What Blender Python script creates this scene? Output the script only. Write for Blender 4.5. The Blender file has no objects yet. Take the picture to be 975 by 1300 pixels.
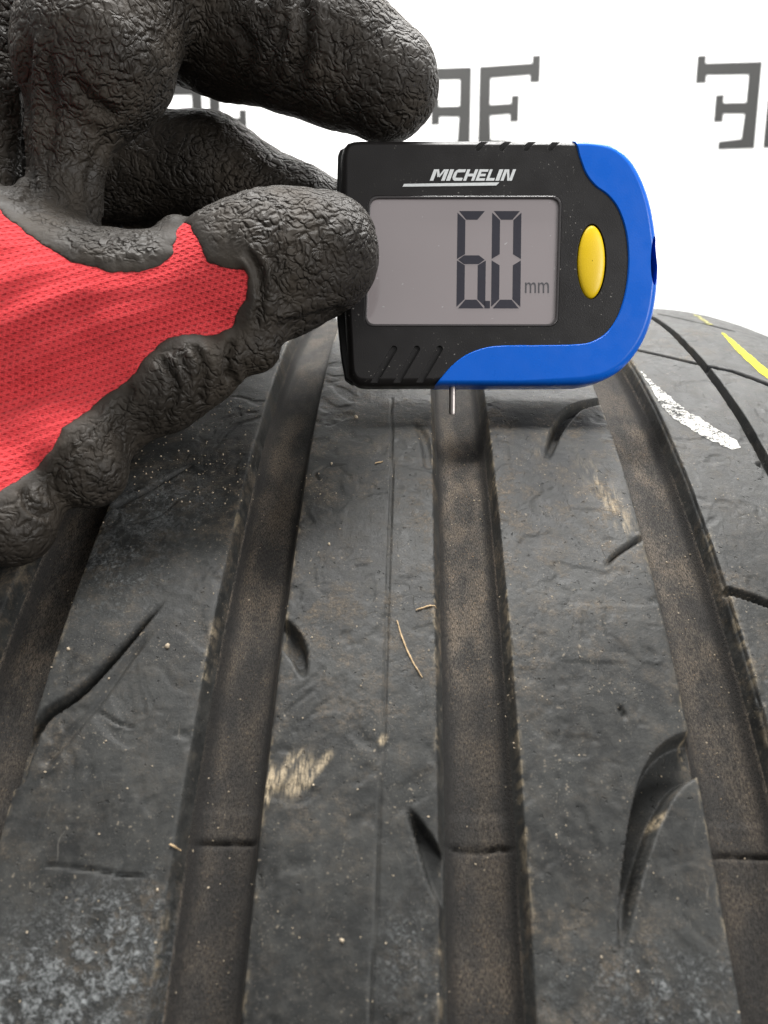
import bpy, bmesh, math, random
import numpy as np
from mathutils import Vector, Matrix
random.seed(7); rng = np.random.default_rng(7)
S = bpy.context.scene
COL = S.collection
MM = 0.001

# ---------------------------------------------------------------- camera
PITCH = math.radians(12.0)
FPX = 982.0                       # focal length in pixels of the 975 x 1300 photograph
R0 = 300.0                        # tyre radius, mm; the tyre's centre is the world origin
FWD = np.array([0, math.cos(PITCH), -math.sin(PITCH)])
UPV = np.array([0, math.sin(PITCH), math.cos(PITCH)])
RGT = np.array([1.0, 0, 0])
CAM = -(366.8 * FWD - 211.3 * UPV)
cd = bpy.data.cameras.new('camera'); cam = bpy.data.objects.new('camera', cd); COL.objects.link(cam)
cam.location = CAM * MM
cam.rotation_euler = (math.pi / 2 - PITCH, 0, 0)
cd.sensor_fit = 'VERTICAL'; cd.sensor_height = 36.0; cd.lens = FPX / 1300 * 36
cd.clip_start = 0.005; cd.clip_end = 50
cd.dof.use_dof = True; cd.dof.focus_distance = 0.168; cd.dof.aperture_fstop = 26
S.camera = cam

# ---------------------------------------------------------------- light
W = bpy.data.worlds.new('World'); S.world = W; W.use_nodes = True
bg = W.node_tree.nodes['Background']
wn = W.node_tree.nodes; wl = W.node_tree.links              # a bright workshop: pale walls and ceiling, darker floor
tcw = wn.new('ShaderNodeTexCoord'); sxw = wn.new('ShaderNodeSeparateXYZ'); mrw = wn.new('ShaderNodeMapRange'); mxw = wn.new('ShaderNodeMix'); mxw.data_type = 'RGBA'
wl.new(tcw.outputs['Generated'], sxw.inputs[0]); wl.new(sxw.outputs[2], mrw.inputs[0]); mrw.inputs[1].default_value = -0.35; mrw.inputs[2].default_value = 0.2
mxw.inputs[6].default_value = (0.30, 0.29, 0.28, 1); mxw.inputs[7].default_value = (0.985, 0.985, 0.975, 1)
wl.new(mrw.outputs[0], mxw.inputs[0]); wl.new(mxw.outputs[2], bg.inputs[0]); bg.inputs[1].default_value = 0.32
def area_light(name, loc, target, sx, sy, power, color):
    l = bpy.data.lights.new(name, 'AREA'); l.shape = 'RECTANGLE'; l.size = sx; l.size_y = sy
    l.energy = power; l.color = color
    o = bpy.data.objects.new(name, l); COL.objects.link(o); o.location = loc
    o.rotation_euler = (Vector(target) - Vector(loc)).to_track_quat('-Z', 'Y').to_euler()
    return o
area_light('ceiling_light', (0.0, 0.02, 1.7), (0, -0.1, 0.25), 1.2, 0.25, 29, (1, 0.985, 0.96))
area_light('side_fill_lamp', (1.75, -1.6, 0.95), (0, -0.1, 0.25), 1.1, 1.2, 27, (1, 0.99, 0.98))  # added fill from the right for gauge face and lower tread, no known doorway
area_light('ceiling_light', (0.3, 0.45, 1.5), (0.1, 1.0, 0.3), 1.6, 0.3, 27, (1, 0.985, 0.96))
S.view_settings.view_transform = 'Standard'; S.view_settings.look = 'None'
S.view_settings.gamma = 1.0; S.view_settings.use_curve_mapping = False
S.view_settings.exposure = 0.6
S.render.engine = 'CYCLES'
S.cycles.use_denoising = True
S.cycles.max_bounces = 6

# ---------------------------------------------------------------- helpers
def ray(x, y):
    d = (x - 487.5) / FPX * RGT + (650 - y) / FPX * UPV + FWD
    return d
def at(x, y, depth):
    """point seen at pixel (x, y) at a depth in mm along the optical axis"""
    return CAM + ray(x, y) * depth
def to_px(P):
    Q = P - CAM
    dz = Q @ FWD
    return 487.5 + FPX * (Q @ RGT) / dz, 650 - FPX * (Q @ UPV) / dz

def smooth(e0, e1, x):
    t = np.clip((x - e0) / (e1 - e0), 0, 1)
    return t * t * (3 - 2 * t)

def _hash(i, j, k, seed):
    h = (i.astype(np.int64) * 374761393 + j.astype(np.int64) * 668265263 + k.astype(np.int64) * 2147483647 + seed * 974634541) & 0xffffffff
    h = ((h ^ (h >> 13)) * 1274126177) & 0xffffffff
    h = ((h ^ (h >> 16)) * 2246822519) & 0xffffffff
    return ((h ^ (h >> 15)) & 0xffffff) / float(0xffffff)
def noise(P, seed=0):
    """value noise in 0..1 on N x 3 points"""
    f = np.floor(P); w = P - f; w = w * w * (3 - 2 * w)
    i, j, k = f[:, 0], f[:, 1], f[:, 2]
    out = 0
    for a in (0, 1):
        for b in (0, 1):
            for c in (0, 1):
                ww = (w[:, 0] if a else 1 - w[:, 0]) * (w[:, 1] if b else 1 - w[:, 1]) * (w[:, 2] if c else 1 - w[:, 2])
                out = out + ww * _hash(i + a, j + b, k + c, seed)
    return out
def fbm(P, seed=0, octaves=3):
    o, a, t = 0, 1.0, 0
    for q in range(octaves):
        o = o + a * noise(P * 2 ** q + 17.3 * q, seed + q); t += a; a *= 0.5
    return o / t

def link(name, me, mat=None, parent=None, smooth_shade=True):
    o = bpy.data.objects.new(name, me); COL.objects.link(o)
    if mat: me.materials.append(mat)
    if parent: o.parent = parent
    if smooth_shade and len(me.polygons):
        me.polygons.foreach_set('use_smooth', np.ones(len(me.polygons), dtype=bool))
    me.update()
    return o
def mesh_np(name, V, F, scale=MM):
    """mesh from numpy arrays; F is N x 3 or N x 4"""
    me = bpy.data.meshes.new(name)
    V = np.asarray(V, dtype=np.float32) * scale; F = np.asarray(F, dtype=np.int32)
    me.vertices.add(len(V)); me.vertices.foreach_set('co', V.ravel())
    n, k = F.shape
    me.loops.add(n * k); me.loops.foreach_set('vertex_index', F.ravel())
    me.polygons.add(n); me.polygons.foreach_set('loop_start', np.arange(0, n * k, k, dtype=np.int32))
    me.update(calc_edges=True); me.validate()
    return me
def attr(me, name, data):
    data = np.asarray(data, dtype=np.float32)
    if data.ndim == 1:
        a = me.attributes.new(name, 'FLOAT', 'POINT'); a.data.foreach_set('value', data)
    else:
        a = me.attributes.new(name, 'FLOAT_VECTOR', 'POINT'); a.data.foreach_set('vector', data.ravel())
def empty(name, loc=(0, 0, 0), rot=None):
    o = bpy.data.objects.new(name, None); COL.objects.link(o)
    o.empty_display_size = 0.02
    if rot is not None: o.matrix_world = rot
    else: o.location = loc
    return o
def tag(o, label=None, cat=None, group=None, kind=None):
    if label: o['label'] = label
    if cat: o['category'] = cat
    if group: o['group'] = group
    if kind: o['kind'] = kind
    return o

def clip_mesh(V, T, f, extra=None):
    """keep the part of a triangle mesh where the vertex field f < 0; returns V, T, extra and cut edges"""
    ins = f < 0
    c = ins[T].sum(1)
    keep = T[c == 3]
    new_tris, keys, cut = [], [], []
    base = len(V)
    def roll(t, first):
        idx = (first[:, None] + np.arange(3)[None]) % 3
        return np.take_along_axis(t, idx, 1)
    E1 = E2 = None
    t1 = T[c == 1]; t1 = roll(t1, np.argmax(ins[t1], 1)) if len(t1) else t1
    t2 = T[c == 2]; t2 = roll(t2, np.argmin(ins[t2], 1)) if len(t2) else t2
    pairs = np.concatenate([t1[:, [0, 1]], t1[:, [0, 2]], t2[:, [0, 1]], t2[:, [0, 2]]])
    srt = np.sort(pairs, 1)
    uq, inv = np.unique(srt[:, 0].astype(np.int64) * base + srt[:, 1], return_inverse=True)
    inv = inv.ravel()
    a, b = uq // base, uq % base
    w = (f[a] / (f[a] - f[b]))[:, None]
    NV = V[a] * (1 - w) + V[b] * w
    n1, n2 = len(t1), len(t2)
    i = inv + base
    ab1, ac1 = i[:n1], i[n1:2 * n1]
    ab2, ac2 = i[2 * n1:2 * n1 + n2], i[2 * n1 + n2:]
    tris = np.concatenate([keep,
        np.stack([t1[:, 0], ab1, ac1], 1),
        np.stack([ab2, t2[:, 1], t2[:, 2]], 1),
        np.stack([ab2, t2[:, 2], ac2], 1)])
    edges = np.concatenate([np.stack([ab1, ac1], 1), np.stack([ac2, ab2], 1)])
    VV = np.concatenate([V, NV])
    ex = [np.concatenate([e, e[a] * (1 - (w if e.ndim > 1 else w[:, 0])) + e[b] * (w if e.ndim > 1 else w[:, 0])]) for e in (extra or [])]
    used = np.unique(tris)
    m = -np.ones(len(VV), dtype=np.int64); m[used] = np.arange(len(used))
    return VV[used], m[tris], [e[used] for e in ex], m[edges]

def poly_sd(px, py, poly):
    """signed distance of points to a closed polygon, negative inside"""
    P = np.asarray(poly, float); Q = np.roll(P, -1, 0)
    best = np.full(px.shape, 1e18); inside = np.zeros(px.shape, bool)
    for (x0, y0), (x1, y1) in zip(P, Q):
        dx, dy = x1 - x0, y1 - y0
        t = np.clip(((px - x0) * dx + (py - y0) * dy) / (dx * dx + dy * dy + 1e-12), 0, 1)
        best = np.minimum(best, (px - x0 - t * dx) ** 2 + (py - y0 - t * dy) ** 2)
        cr = ((y0 > py) != (y1 > py)) & (px < (x1 - x0) * (py - y0) / (y1 - y0 + 1e-12) + x0)
        inside ^= cr
    d = np.sqrt(best)
    return np.where(inside, -d, d)
def line_dist(px, py, line):
    """distance to an open polyline and the position 0..1 along it"""
    P = np.asarray(line, float)
    seg = np.hypot(*(P[1:] - P[:-1]).T); cum = np.concatenate([[0], np.cumsum(seg)]); tot = cum[-1]
    best = np.full(px.shape, 1e18); pos = np.zeros(px.shape); side = np.zeros(px.shape)
    for q in range(len(P) - 1):
        x0, y0 = P[q]; dx, dy = P[q + 1] - P[q]
        t = np.clip(((px - x0) * dx + (py - y0) * dy) / (dx * dx + dy * dy + 1e-12), 0, 1)
        d = (px - x0 - t * dx) ** 2 + (py - y0 - t * dy) ** 2
        m = d < best
        best = np.where(m, d, best); pos = np.where(m, (cum[q] + t * seg[q]) / tot, pos)
    return np.sqrt(best), pos
def spline(pts, n=8):
    """Catmull-Rom through open control points"""
    P = [np.asarray(p, float) for p in pts]
    P = [2 * P[0] - P[1]] + P + [2 * P[-1] - P[-2]]
    out = []
    for i in range(1, len(P) - 2):
        for k in range(n):
            t = k / n
            out.append(0.5 * ((2 * P[i]) + (-P[i-1] + P[i+1]) * t + (2*P[i-1] - 5*P[i] + 4*P[i+1] - P[i+2]) * t*t + (-P[i-1] + 3*P[i] - 3*P[i+1] + P[i+2]) * t**3))
    out.append(P[-2])
    return out

# ---------------------------------------------------------------- materials
class NT:
    def __init__(self, name):
        self.m = bpy.data.materials.new(name); self.m.use_nodes = True
        self.t = self.m.node_tree; self.n = self.t.nodes
        self.p = self.n['Principled BSDF']
    def node(self, kind, **kw):
        x = self.n.new(kind)
        for k, v in kw.items(): setattr(x, k, v)
        return x
    def put(self, sock, v):
        if isinstance(v, bpy.types.NodeSocket): self.t.links.new(v, sock)
        elif v is not None:
            if isinstance(v, (tuple, list)) and len(v) == 3 and sock.type == 'RGBA': v = (*v, 1)
            sock.default_value = v
    def math(self, op, a, b=None, c=None, clamp=False):
        x = self.node('ShaderNodeMath', operation=op, use_clamp=clamp)
        self.put(x.inputs[0], a)
        if b is not None: self.put(x.inputs[1], b)
        if c is not None: self.put(x.inputs[2], c)
        return x.outputs[0]
    def vmath(self, op, a, b=None):
        x = self.node('ShaderNodeVectorMath', operation=op)
        self.put(x.inputs[0], a)
        if b is not None: self.put(x.inputs[1], b)
        return x.outputs[0]
    def attr(self, name, vec=False):
        x = self.node('ShaderNodeAttribute', attribute_name=name)
        return x.outputs['Vector'] if vec else x.outputs['Fac']
    def obj(self): return self.node('ShaderNodeTexCoord').outputs['Object']
    def noise(self, vec, scale, detail=3, rough=0.55, dist=0.0, col=False):
        x = self.node('ShaderNodeTexNoise'); self.put(x.inputs['Vector'], vec)
        x.inputs['Scale'].default_value = scale; x.inputs['Detail'].default_value = detail
        x.inputs['Roughness'].default_value = rough; x.inputs['Distortion'].default_value = dist
        return x.outputs['Color' if col else 'Fac']
    def voronoi(self, vec, scale, feature='F1', out='Distance', rnd=1.0):
        x = self.node('ShaderNodeTexVoronoi', feature=feature); self.put(x.inputs['Vector'], vec)
        x.inputs['Scale'].default_value = scale; x.inputs['Randomness'].default_value = rnd
        return x.outputs[out]
    def ramp(self, v, lo, hi, a=0.0, b=1.0):
        x = self.node('ShaderNodeMapRange', interpolation_type='SMOOTHSTEP'); self.put(x.inputs[0], v)
        self.put(x.inputs[1], lo); self.put(x.inputs[2], hi); self.put(x.inputs[3], a); self.put(x.inputs[4], b)
        return x.outputs[0]
    def mix(self, f, a, b):
        x = self.node('ShaderNodeMix', data_type='RGBA'); self.put(x.inputs[0], f)
        self.put(x.inputs[6], a); self.put(x.inputs[7], b)
        return x.outputs[2]
    def bump(self, h, strength=1.0, dist=0.001, normal=None):
        x = self.node('ShaderNodeBump'); self.put(x.inputs['Height'], h)
        x.inputs['Strength'].default_value = strength; x.inputs['Distance'].default_value = dist
        if normal is not None: self.put(x.inputs['Normal'], normal)
        return x.outputs[0]
    def set(self, **kw):
        names = dict(color='Base Color', rough='Roughness', normal='Normal', metal='Metallic', spec='Specular IOR Level',
                     coat='Coat Weight', coat_rough='Coat Roughness', sheen='Sheen Weight', sub='Subsurface Weight')
        for k, v in kw.items(): self.put(self.p.inputs[names[k]], v)
        return self.m
def scaled(t, vec, s):
    return t.vmath('MULTIPLY', vec, s)

def m_plastic(name, color, rough, grain=0.00004, scale=3500, spec=0.5, dust=0.0):
    t = NT(name); o = t.obj()
    h = t.noise(o, scale, 2)
    c = t.mix(t.noise(o, 60, 3), tuple(0.88 * x for x in color), tuple(min(1, 1.1 * x) for x in color))
    if dust:
        sp = t.math('MULTIPLY', t.ramp(t.noise(o, 1500, 2), 0.66, 0.74), t.ramp(t.noise(o, 90, 2), 0.45, 0.65))
        c = t.mix(t.math('MULTIPLY', sp, dust), c, (0.35, 0.33, 0.30))
    return t.set(color=c, rough=t.ramp(t.noise(o, 180, 4), 0.3, 0.7, rough - 0.06, rough + 0.08), spec=spec, normal=t.bump(h, 1.0, grain))

def m_rubber(groove):
    t = NT('groove_rubber' if groove else 'tread_rubber')
    st = t.attr('st', True)                                   # lateral, along-tread and radial position, mm
    dust, pale, scuff = t.attr('dust'), t.attr('pale'), t.attr('scuff')  # in the grooves, dust also holds the shade painted towards the walls
    big = t.noise(st, 0.045, 4, 0.6)
    med = t.noise(st, 0.35, 5, 0.7)
    fine = t.noise(st, 3.2, 3, 0.65)
    if groove:
        stv = scaled(t, st, (2.6, 0.6, 1.0))
        fib = t.noise(stv, 2.6, 3, 0.75)
        spk = t.noise(st, 3.4, 3, 0.7)
        patch = t.ramp(t.noise(scaled(t, st, (1.0, 0.5, 1.0)), 0.16, 4, 0.65), 0.35, 0.66)
        film = t.math('MULTIPLY', dust, t.math('MULTIPLY', t.ramp(fib, 0.34, 0.70), t.math('ADD', t.math('MULTIPLY', patch, 0.7), 0.45)))
        col = t.mix(t.math('MULTIPLY', film, 0.9, clamp=True), (0.020, 0.0192, 0.0185), t.mix(patch, (0.130, 0.120, 0.109), (0.178, 0.145, 0.112)))
        sp = t.math('MULTIPLY', t.ramp(spk, 0.60, 0.68), t.math('MULTIPLY', dust, t.ramp(t.noise(st, 0.28, 4, 0.65), 0.42, 0.62)))
        col = t.mix(t.math('MULTIPLY', sp, 0.8, clamp=True), col, (0.27, 0.185, 0.11))
        h = t.math('ADD', t.math('MULTIPLY', fib, 0.6), t.math('MULTIPLY', spk, 0.5))
        return t.set(color=col, rough=0.8, spec=0.2, normal=t.bump(h, 1.0, 0.0004))
    col = t.mix(t.ramp(big, 0.32, 0.68), (0.0140, 0.0146, 0.0144), (0.0315, 0.0325, 0.0315))
    col = t.mix(t.ramp(med, 0.42, 0.70, 0, 0.55), col, (0.050, 0.0495, 0.046))
    col = t.mix(t.ramp(t.noise(st, 0.8, 4, 0.75), 0.50, 0.64, 0, 0.28), col, (0.014, 0.0145, 0.0145))
    # brown road film in cloudy patches, denser by the grooves
    blot = t.ramp(t.noise(st, 0.16, 6, 0.72), 0.45, 0.66)
    film = t.math('MULTIPLY', t.math('MULTIPLY', blot, t.ramp(t.noise(st, 1.1, 4, 0.75), 0.38, 0.60, 0.15, 1.0)), t.math('MULTIPLY', dust, 0.55), clamp=True)
    col = t.mix(film, col, (0.098, 0.080, 0.060))
    gr = t.math('MULTIPLY', film, t.ramp(fine, 0.52, 0.66))
    col = t.mix(t.math('MULTIPLY', gr, 0.7), col, (0.22, 0.165, 0.11))
    # specks of several sizes
    for sc_, lo_, op, c_ in ((1.4, 0.695, 0.6, (0.22, 0.185, 0.14)), (4.2, 0.69, 0.6, (0.26, 0.235, 0.195)), (2.4, 0.72, 0.7, (0.012, 0.012, 0.012))):
        sp = t.math('MULTIPLY', t.ramp(t.noise(st, sc_, 1, 0.5), lo_, lo_ + 0.06), t.ramp(t.noise(st, 0.11, 3), 0.40, 0.62))
        col = t.mix(t.math('MULTIPLY', sp, op), col, c_)
    # abrasion: families of fine hair-line scratches in wandering directions
    scr_sum = None
    for q, (ax, ay, rot, thr, amt) in enumerate(((2.6, 0.16, 0.25, 0.645, 0.5), (2.2, 0.14, -0.7, 0.66, 0.5), (0.13, 2.4, 0.15, 0.66, 0.4))):
        mp = t.node('ShaderNodeMapping'); t.put(mp.inputs['Vector'], t.vmath('ADD', st, scaled(t, t.noise(st, 0.05, 2, col=True), (14, 14, 0))))
        mp.inputs['Rotation'].default_value = (0, 0, rot); mp.inputs['Scale'].default_value = (ax, ay, 0.5); mp.inputs['Location'].default_value = (q * 31.0, 0, 0)
        sn = t.ramp(t.noise(mp.outputs[0], 1.0, 3, 0.7), thr, thr + 0.05)
        sn = t.math('MULTIPLY', sn, t.ramp(t.noise(st, 0.07, 3, 0.6), 0.42, 0.62))
        scr_sum = sn if scr_sum is None else t.math('MAXIMUM', scr_sum, sn)
    col = t.mix(t.math('MULTIPLY', scr_sum, 0.42), col, (0.125, 0.118, 0.105))
    # torn, shiny patches
    tn = t.noise(st, 1.3, 5, 0.8, 0.8)
    torn = t.math('MULTIPLY', t.math('MULTIPLY', scuff, t.ramp(t.noise(st, 0.30, 4, 0.7), 0.40, 0.58)), t.ramp(tn, 0.42, 0.58, 0.3, 1.0), clamp=True)
    col = t.mix(t.math('MULTIPLY', torn, 0.75), col, t.mix(t.ramp(tn, 0.35, 0.65), (0.05, 0.053, 0.052), (0.36, 0.38, 0.385)))
    # dried mud, wiped thin
    mp = t.node('ShaderNodeMapping'); t.put(mp.inputs['Vector'], st)
    mp.inputs['Rotation'].default_value = (0, 0, -0.5); mp.inputs['Scale'].default_value = (2.6, 0.35, 0.5)
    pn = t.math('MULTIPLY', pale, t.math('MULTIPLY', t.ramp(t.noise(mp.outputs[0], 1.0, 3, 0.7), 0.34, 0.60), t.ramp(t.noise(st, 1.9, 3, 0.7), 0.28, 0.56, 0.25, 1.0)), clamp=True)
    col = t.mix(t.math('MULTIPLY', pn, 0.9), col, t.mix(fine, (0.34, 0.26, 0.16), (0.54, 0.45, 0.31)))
    h = t.math('ADD', t.math('MULTIPLY', med, 0.55), t.math('MULTIPLY', fine, 0.14))
    h = t.math('ADD', h, t.math('MULTIPLY', torn, t.math('MULTIPLY', tn, 3.2)))
    h = t.math('SUBTRACT', h, t.math('MULTIPLY', scr_sum, 0.25))
    h = t.math('SUBTRACT', h, t.math('MULTIPLY', t.ramp(t.noise(st, 0.9, 2, 0.5), 0.68, 0.76), 0.6))
    h = t.math('ADD', h, t.math('MULTIPLY', film, 0.25))
    rough = t.math('SUBTRACT', t.math('ADD', t.ramp(med, 0.3, 0.7, 0.43, 0.58), t.math('MULTIPLY', film, 0.2)), t.math('MULTIPLY', torn, 0.24))
    return t.set(color=col, rough=rough, spec=0.21, normal=t.bump(h, 1.0, 0.00030))

def m_latex():
    t = NT('crinkled_black_latex'); o = t.obj()
    wr = t.attr('wrinkle')
    w1 = t.noise(o, 260, 2, 0.5, col=True)
    v = t.vmath('ADD', o, scaled(t, t.vmath('SUBTRACT', w1, (0.5, 0.5, 0.5)), (0.0034, 0.0034, 0.0034)))
    n1 = t.noise(v, 370, 1, 0.35); n2 = t.noise(v, 600, 1, 0.3)
    r1 = t.math('ABSOLUTE', t.math('SUBTRACT', n1, 0.5)); r2 = t.math('ABSOLUTE', t.math('SUBTRACT', n2, 0.5))
    g1 = t.ramp(r1, 0.0, 0.13); g2 = t.ramp(r2, 0.0, 0.12)
    h = t.math('ADD', t.math('MULTIPLY', g1, 0.62), t.math('MULTIPLY', g2, 0.38))
    h = t.math('MULTIPLY', h, wr)
    h2 = t.math('ADD', h, t.math('MULTIPLY', t.noise(o, 1100, 3, 0.65), 0.16))
    col = t.mix(t.noise(o, 45, 3), (0.0165, 0.0134, 0.0104), (0.031, 0.0252, 0.0192))
    dusty = t.ramp(t.noise(o, 60, 4, 0.6), 0.40, 0.68)
    col = t.mix(t.math('MULTIPLY', dusty, 0.55), col, (0.058, 0.046, 0.0335))
    return t.set(color=col, rough=t.ramp(t.noise(o, 120, 3), 0.3, 0.7, 0.54, 0.74), spec=0.36, normal=t.bump(h2, 1.0, 0.00072))

def m_knit():
    t = NT('red_knit'); k = t.attr('st', True)               # mm in the cloth: x along the rows, y across
    wob = t.noise(k, 0.16, 2, col=True)
    kv = t.vmath('ADD', k, scaled(t, t.vmath('SUBTRACT', wob, (0.5, 0.5, 0.5)), (1.1, 0.7, 0)))
    sep = t.node('ShaderNodeSeparateXYZ'); t.put(sep.inputs[0], kv)
    x, y = sep.outputs[0], sep.outputs[1]
    PX, PY = 1.30, 0.86
    row = t.math('DIVIDE', y, PY)
    ri = t.math('FLOOR', row); fy = t.math('SUBTRACT', t.math('SUBTRACT', row, ri), 0.5)
    off = t.math('MULTIPLY', t.math('MODULO', ri, 2.0), 0.5)
    cx = t.math('ADD', t.math('DIVIDE', x, PX), off)
    fx = t.math('SUBTRACT', t.math('SUBTRACT', cx, t.math('FLOOR', cx)), 0.5)
    # slanted little eyelet between the stitches
    sl = t.math('ADD', fx, t.math('MULTIPLY', fy, 0.22))
    d = t.math('SQRT', t.math('ADD', t.math('POWER', t.math('DIVIDE', sl, 0.31), 2.0), t.math('POWER', t.math('DIVIDE', fy, 0.27), 2.0)))
    dens = t.ramp(t.noise(k, 0.06, 2), 0.35, 0.65, 0.85, 1.25)
    hole = t.ramp(t.math('MULTIPLY', d, dens), 0.35, 1.05)
    thread = t.noise(scaled(t, kv, (9, 3.0, 1)), 1.0, 2, 0.6)
    rib = t.math('SINE', t.math('MULTIPLY', t.math('ADD', row, t.math('MULTIPLY', t.noise(k, 0.25, 2), 1.2)), 3.1416))
    vee = t.math('ABSOLUTE', fx)
    loop = t.math('SINE', t.math('MULTIPLY', t.math('ADD', t.math('ADD', cx, t.math('MULTIPLY', t.math('ABSOLUTE', fy), 1.1)), 0.0), 12.566))
    fuzz = t.noise(k, 7.0, 3, 0.75)
    h = t.math('ADD', t.math('MULTIPLY', hole, 0.9), t.math('MULTIPLY', thread, 0.3))
    h = t.math('ADD', h, t.math('ADD', t.math('MULTIPLY', rib, 0.32), t.math('ADD', t.math('MULTIPLY', loop, 0.13), t.math('MULTIPLY', fuzz, 0.5))))
    col = t.mix(hole, (0.64, 0.030, 0.040), (0.88, 0.072, 0.082))
    col = t.mix(t.ramp(rib, -1.0, 0.6, 0.20, 0.0), col, (0.58, 0.020, 0.027))
    col = t.mix(t.ramp(fuzz, 0.5, 0.7, 0, 0.18), col, (0.62, 0.022, 0.03))
    col = t.mix(t.ramp(thread, 0.35, 0.7, 0, 0.35), col, (0.84, 0.085, 0.088))
    col = t.mix(t.ramp(t.noise(k, 0.09, 4, 0.65), 0.5, 0.75, 0, 0.3), col, (0.62, 0.03, 0.036))
    return t.set(color=col, rough=0.9, spec=0.06, sheen=0.08, normal=t.bump(h, 1.0, 0.00055))

def m_lcd():
    t = NT('grey_lcd'); o = t.obj()
    c = t.mix(t.noise(o, 30, 2), (0.285, 0.245, 0.250), (0.335, 0.295, 0.300))
    sp = t.ramp(t.noise(o, 900, 1), 0.76, 0.80)
    c = t.mix(t.math('MULTIPLY', sp, 0.4), c, (0.7, 0.7, 0.7))
    t.p.inputs['Coat IOR'].default_value = 1.9
    return t.set(color=c, rough=0.45, spec=0.3, coat=1.0, coat_rough=0.05)

def m_simple(name, color, rough=0.5, metal=0.0, var=0.12, scale=200, spec=0.5, grain=0.00003):
    t = NT(name); o = t.obj(); n = t.noise(o, scale, 3)
    c = t.mix(n, tuple(x * (1 - var) for x in color), tuple(min(1, x * (1 + var)) for x in color))
    return t.set(color=c, rough=rough, metal=metal, spec=spec, normal=t.bump(t.noise(o, scale * 6, 2), 1.0, grain))

def m_crayon(name, color, cover=0.0):
    """crayon caught on the high grain of the rubber, which shows through in between"""
    t = NT(name); o = t.obj(); n = t.noise(o, 1500, 4, 0.7); b = t.noise(o, 220, 3, 0.6)
    k = t.ramp(t.math('ADD', n, t.math('MULTIPLY', b, 0.7)), 0.74 - cover, 0.88 - cover)
    c = t.mix(k, (0.035, 0.035, 0.034), t.mix(t.noise(o, 500, 2), tuple(0.75 * x for x in color), color))
    return t.set(color=c, rough=0.8, spec=0.25, normal=t.bump(n, 1.0, 0.00025))

M = dict(
    rubber=m_rubber(False), groove=m_rubber(True), latex=m_latex(), knit=m_knit(), lcd=m_lcd(),
    case=m_plastic('black_case_plastic', (0.015, 0.0135, 0.0135), 0.40, dust=0.8, spec=0.36),
    rear=m_plastic('black_rear_plastic', (0.013, 0.013, 0.013), 0.45),
    blue=m_plastic('blue_bumper_plastic', (0.001, 0.130, 0.68), 0.30, grain=0.00002, scale=2500, spec=0.32),
    yellow=m_plastic('yellow_button_rubber', (0.96, 0.63, 0.004), 0.38, grain=0.00002),
    rim=m_plastic('screen_rim_plastic', (0.060, 0.055, 0.056), 0.22),
    ink=m_simple('lcd_segment_ink', (0.030, 0.029, 0.042), 0.35),
    inkgrey=m_simple('lcd_unit_ink', (0.085, 0.082, 0.09), 0.4),
    print=m_simple('white_print', (0.72, 0.74, 0.74), 0.5, var=0.15, scale=1500),
    steel=m_simple('probe_steel', (0.42, 0.38, 0.36), 0.42, metal=1.0),
    wall=m_simple('white_wall_paint', (0.86, 0.865, 0.86), 0.6, var=0.015, scale=6),
    logo=m_simple('dark_grey_print', (0.024, 0.024, 0.023), 0.6, var=0.2, scale=30),
    white=m_crayon('white_tyre_crayon', (0.60, 0.59, 0.55)),
    paleyellow=m_crayon('yellow_tyre_paint', (0.50, 0.46, 0.03), 0.12),
    straw=m_simple('dry_straw', (0.42, 0.30, 0.17), 0.8, var=0.25, scale=900),
    grit=m_simple('pale_grit', (0.40, 0.33, 0.24), 0.85, var=0.4, scale=260),
)

# ================================================================ wall behind
WP = at(601, 140, 1000.0); WYAW = math.radians(-8)
WX = np.array([math.cos(WYAW), math.sin(WYAW), 0]); WN = np.array([math.sin(WYAW), -math.cos(WYAW), 0])
def px_wall(x, y):
    d = ray(x, y); t = ((WP - CAM) @ WN) / (d @ WN)
    P = CAM + d * t
    return (P - WP) @ WX, P[2] - WP[2]
wall_root_m = Matrix(((WX[0], -WN[0], 0, WP[0] * MM), (WX[1], -WN[1], 0, WP[1] * MM), (0, 0, 1, WP[2] * MM), (0, 0, 0, 1)))
bm = bmesh.new()
bmesh.ops.create_cube(bm, size=1, matrix=Matrix.Translation((0.05, 0.01, -0.1)) @ Matrix.Diagonal((2.6, 0.02, 1.8, 1)))
bmesh.ops.bevel(bm, geom=bm.edges[:], offset=0.003, segments=2, affect='EDGES')
me = bpy.data.meshes.new('wall'); bm.to_mesh(me); bm.free()
wall = link('wall', me, M['wall'], smooth_shade=False); wall.matrix_world = wall_root_m
tag(wall, kind='structure')
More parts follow.
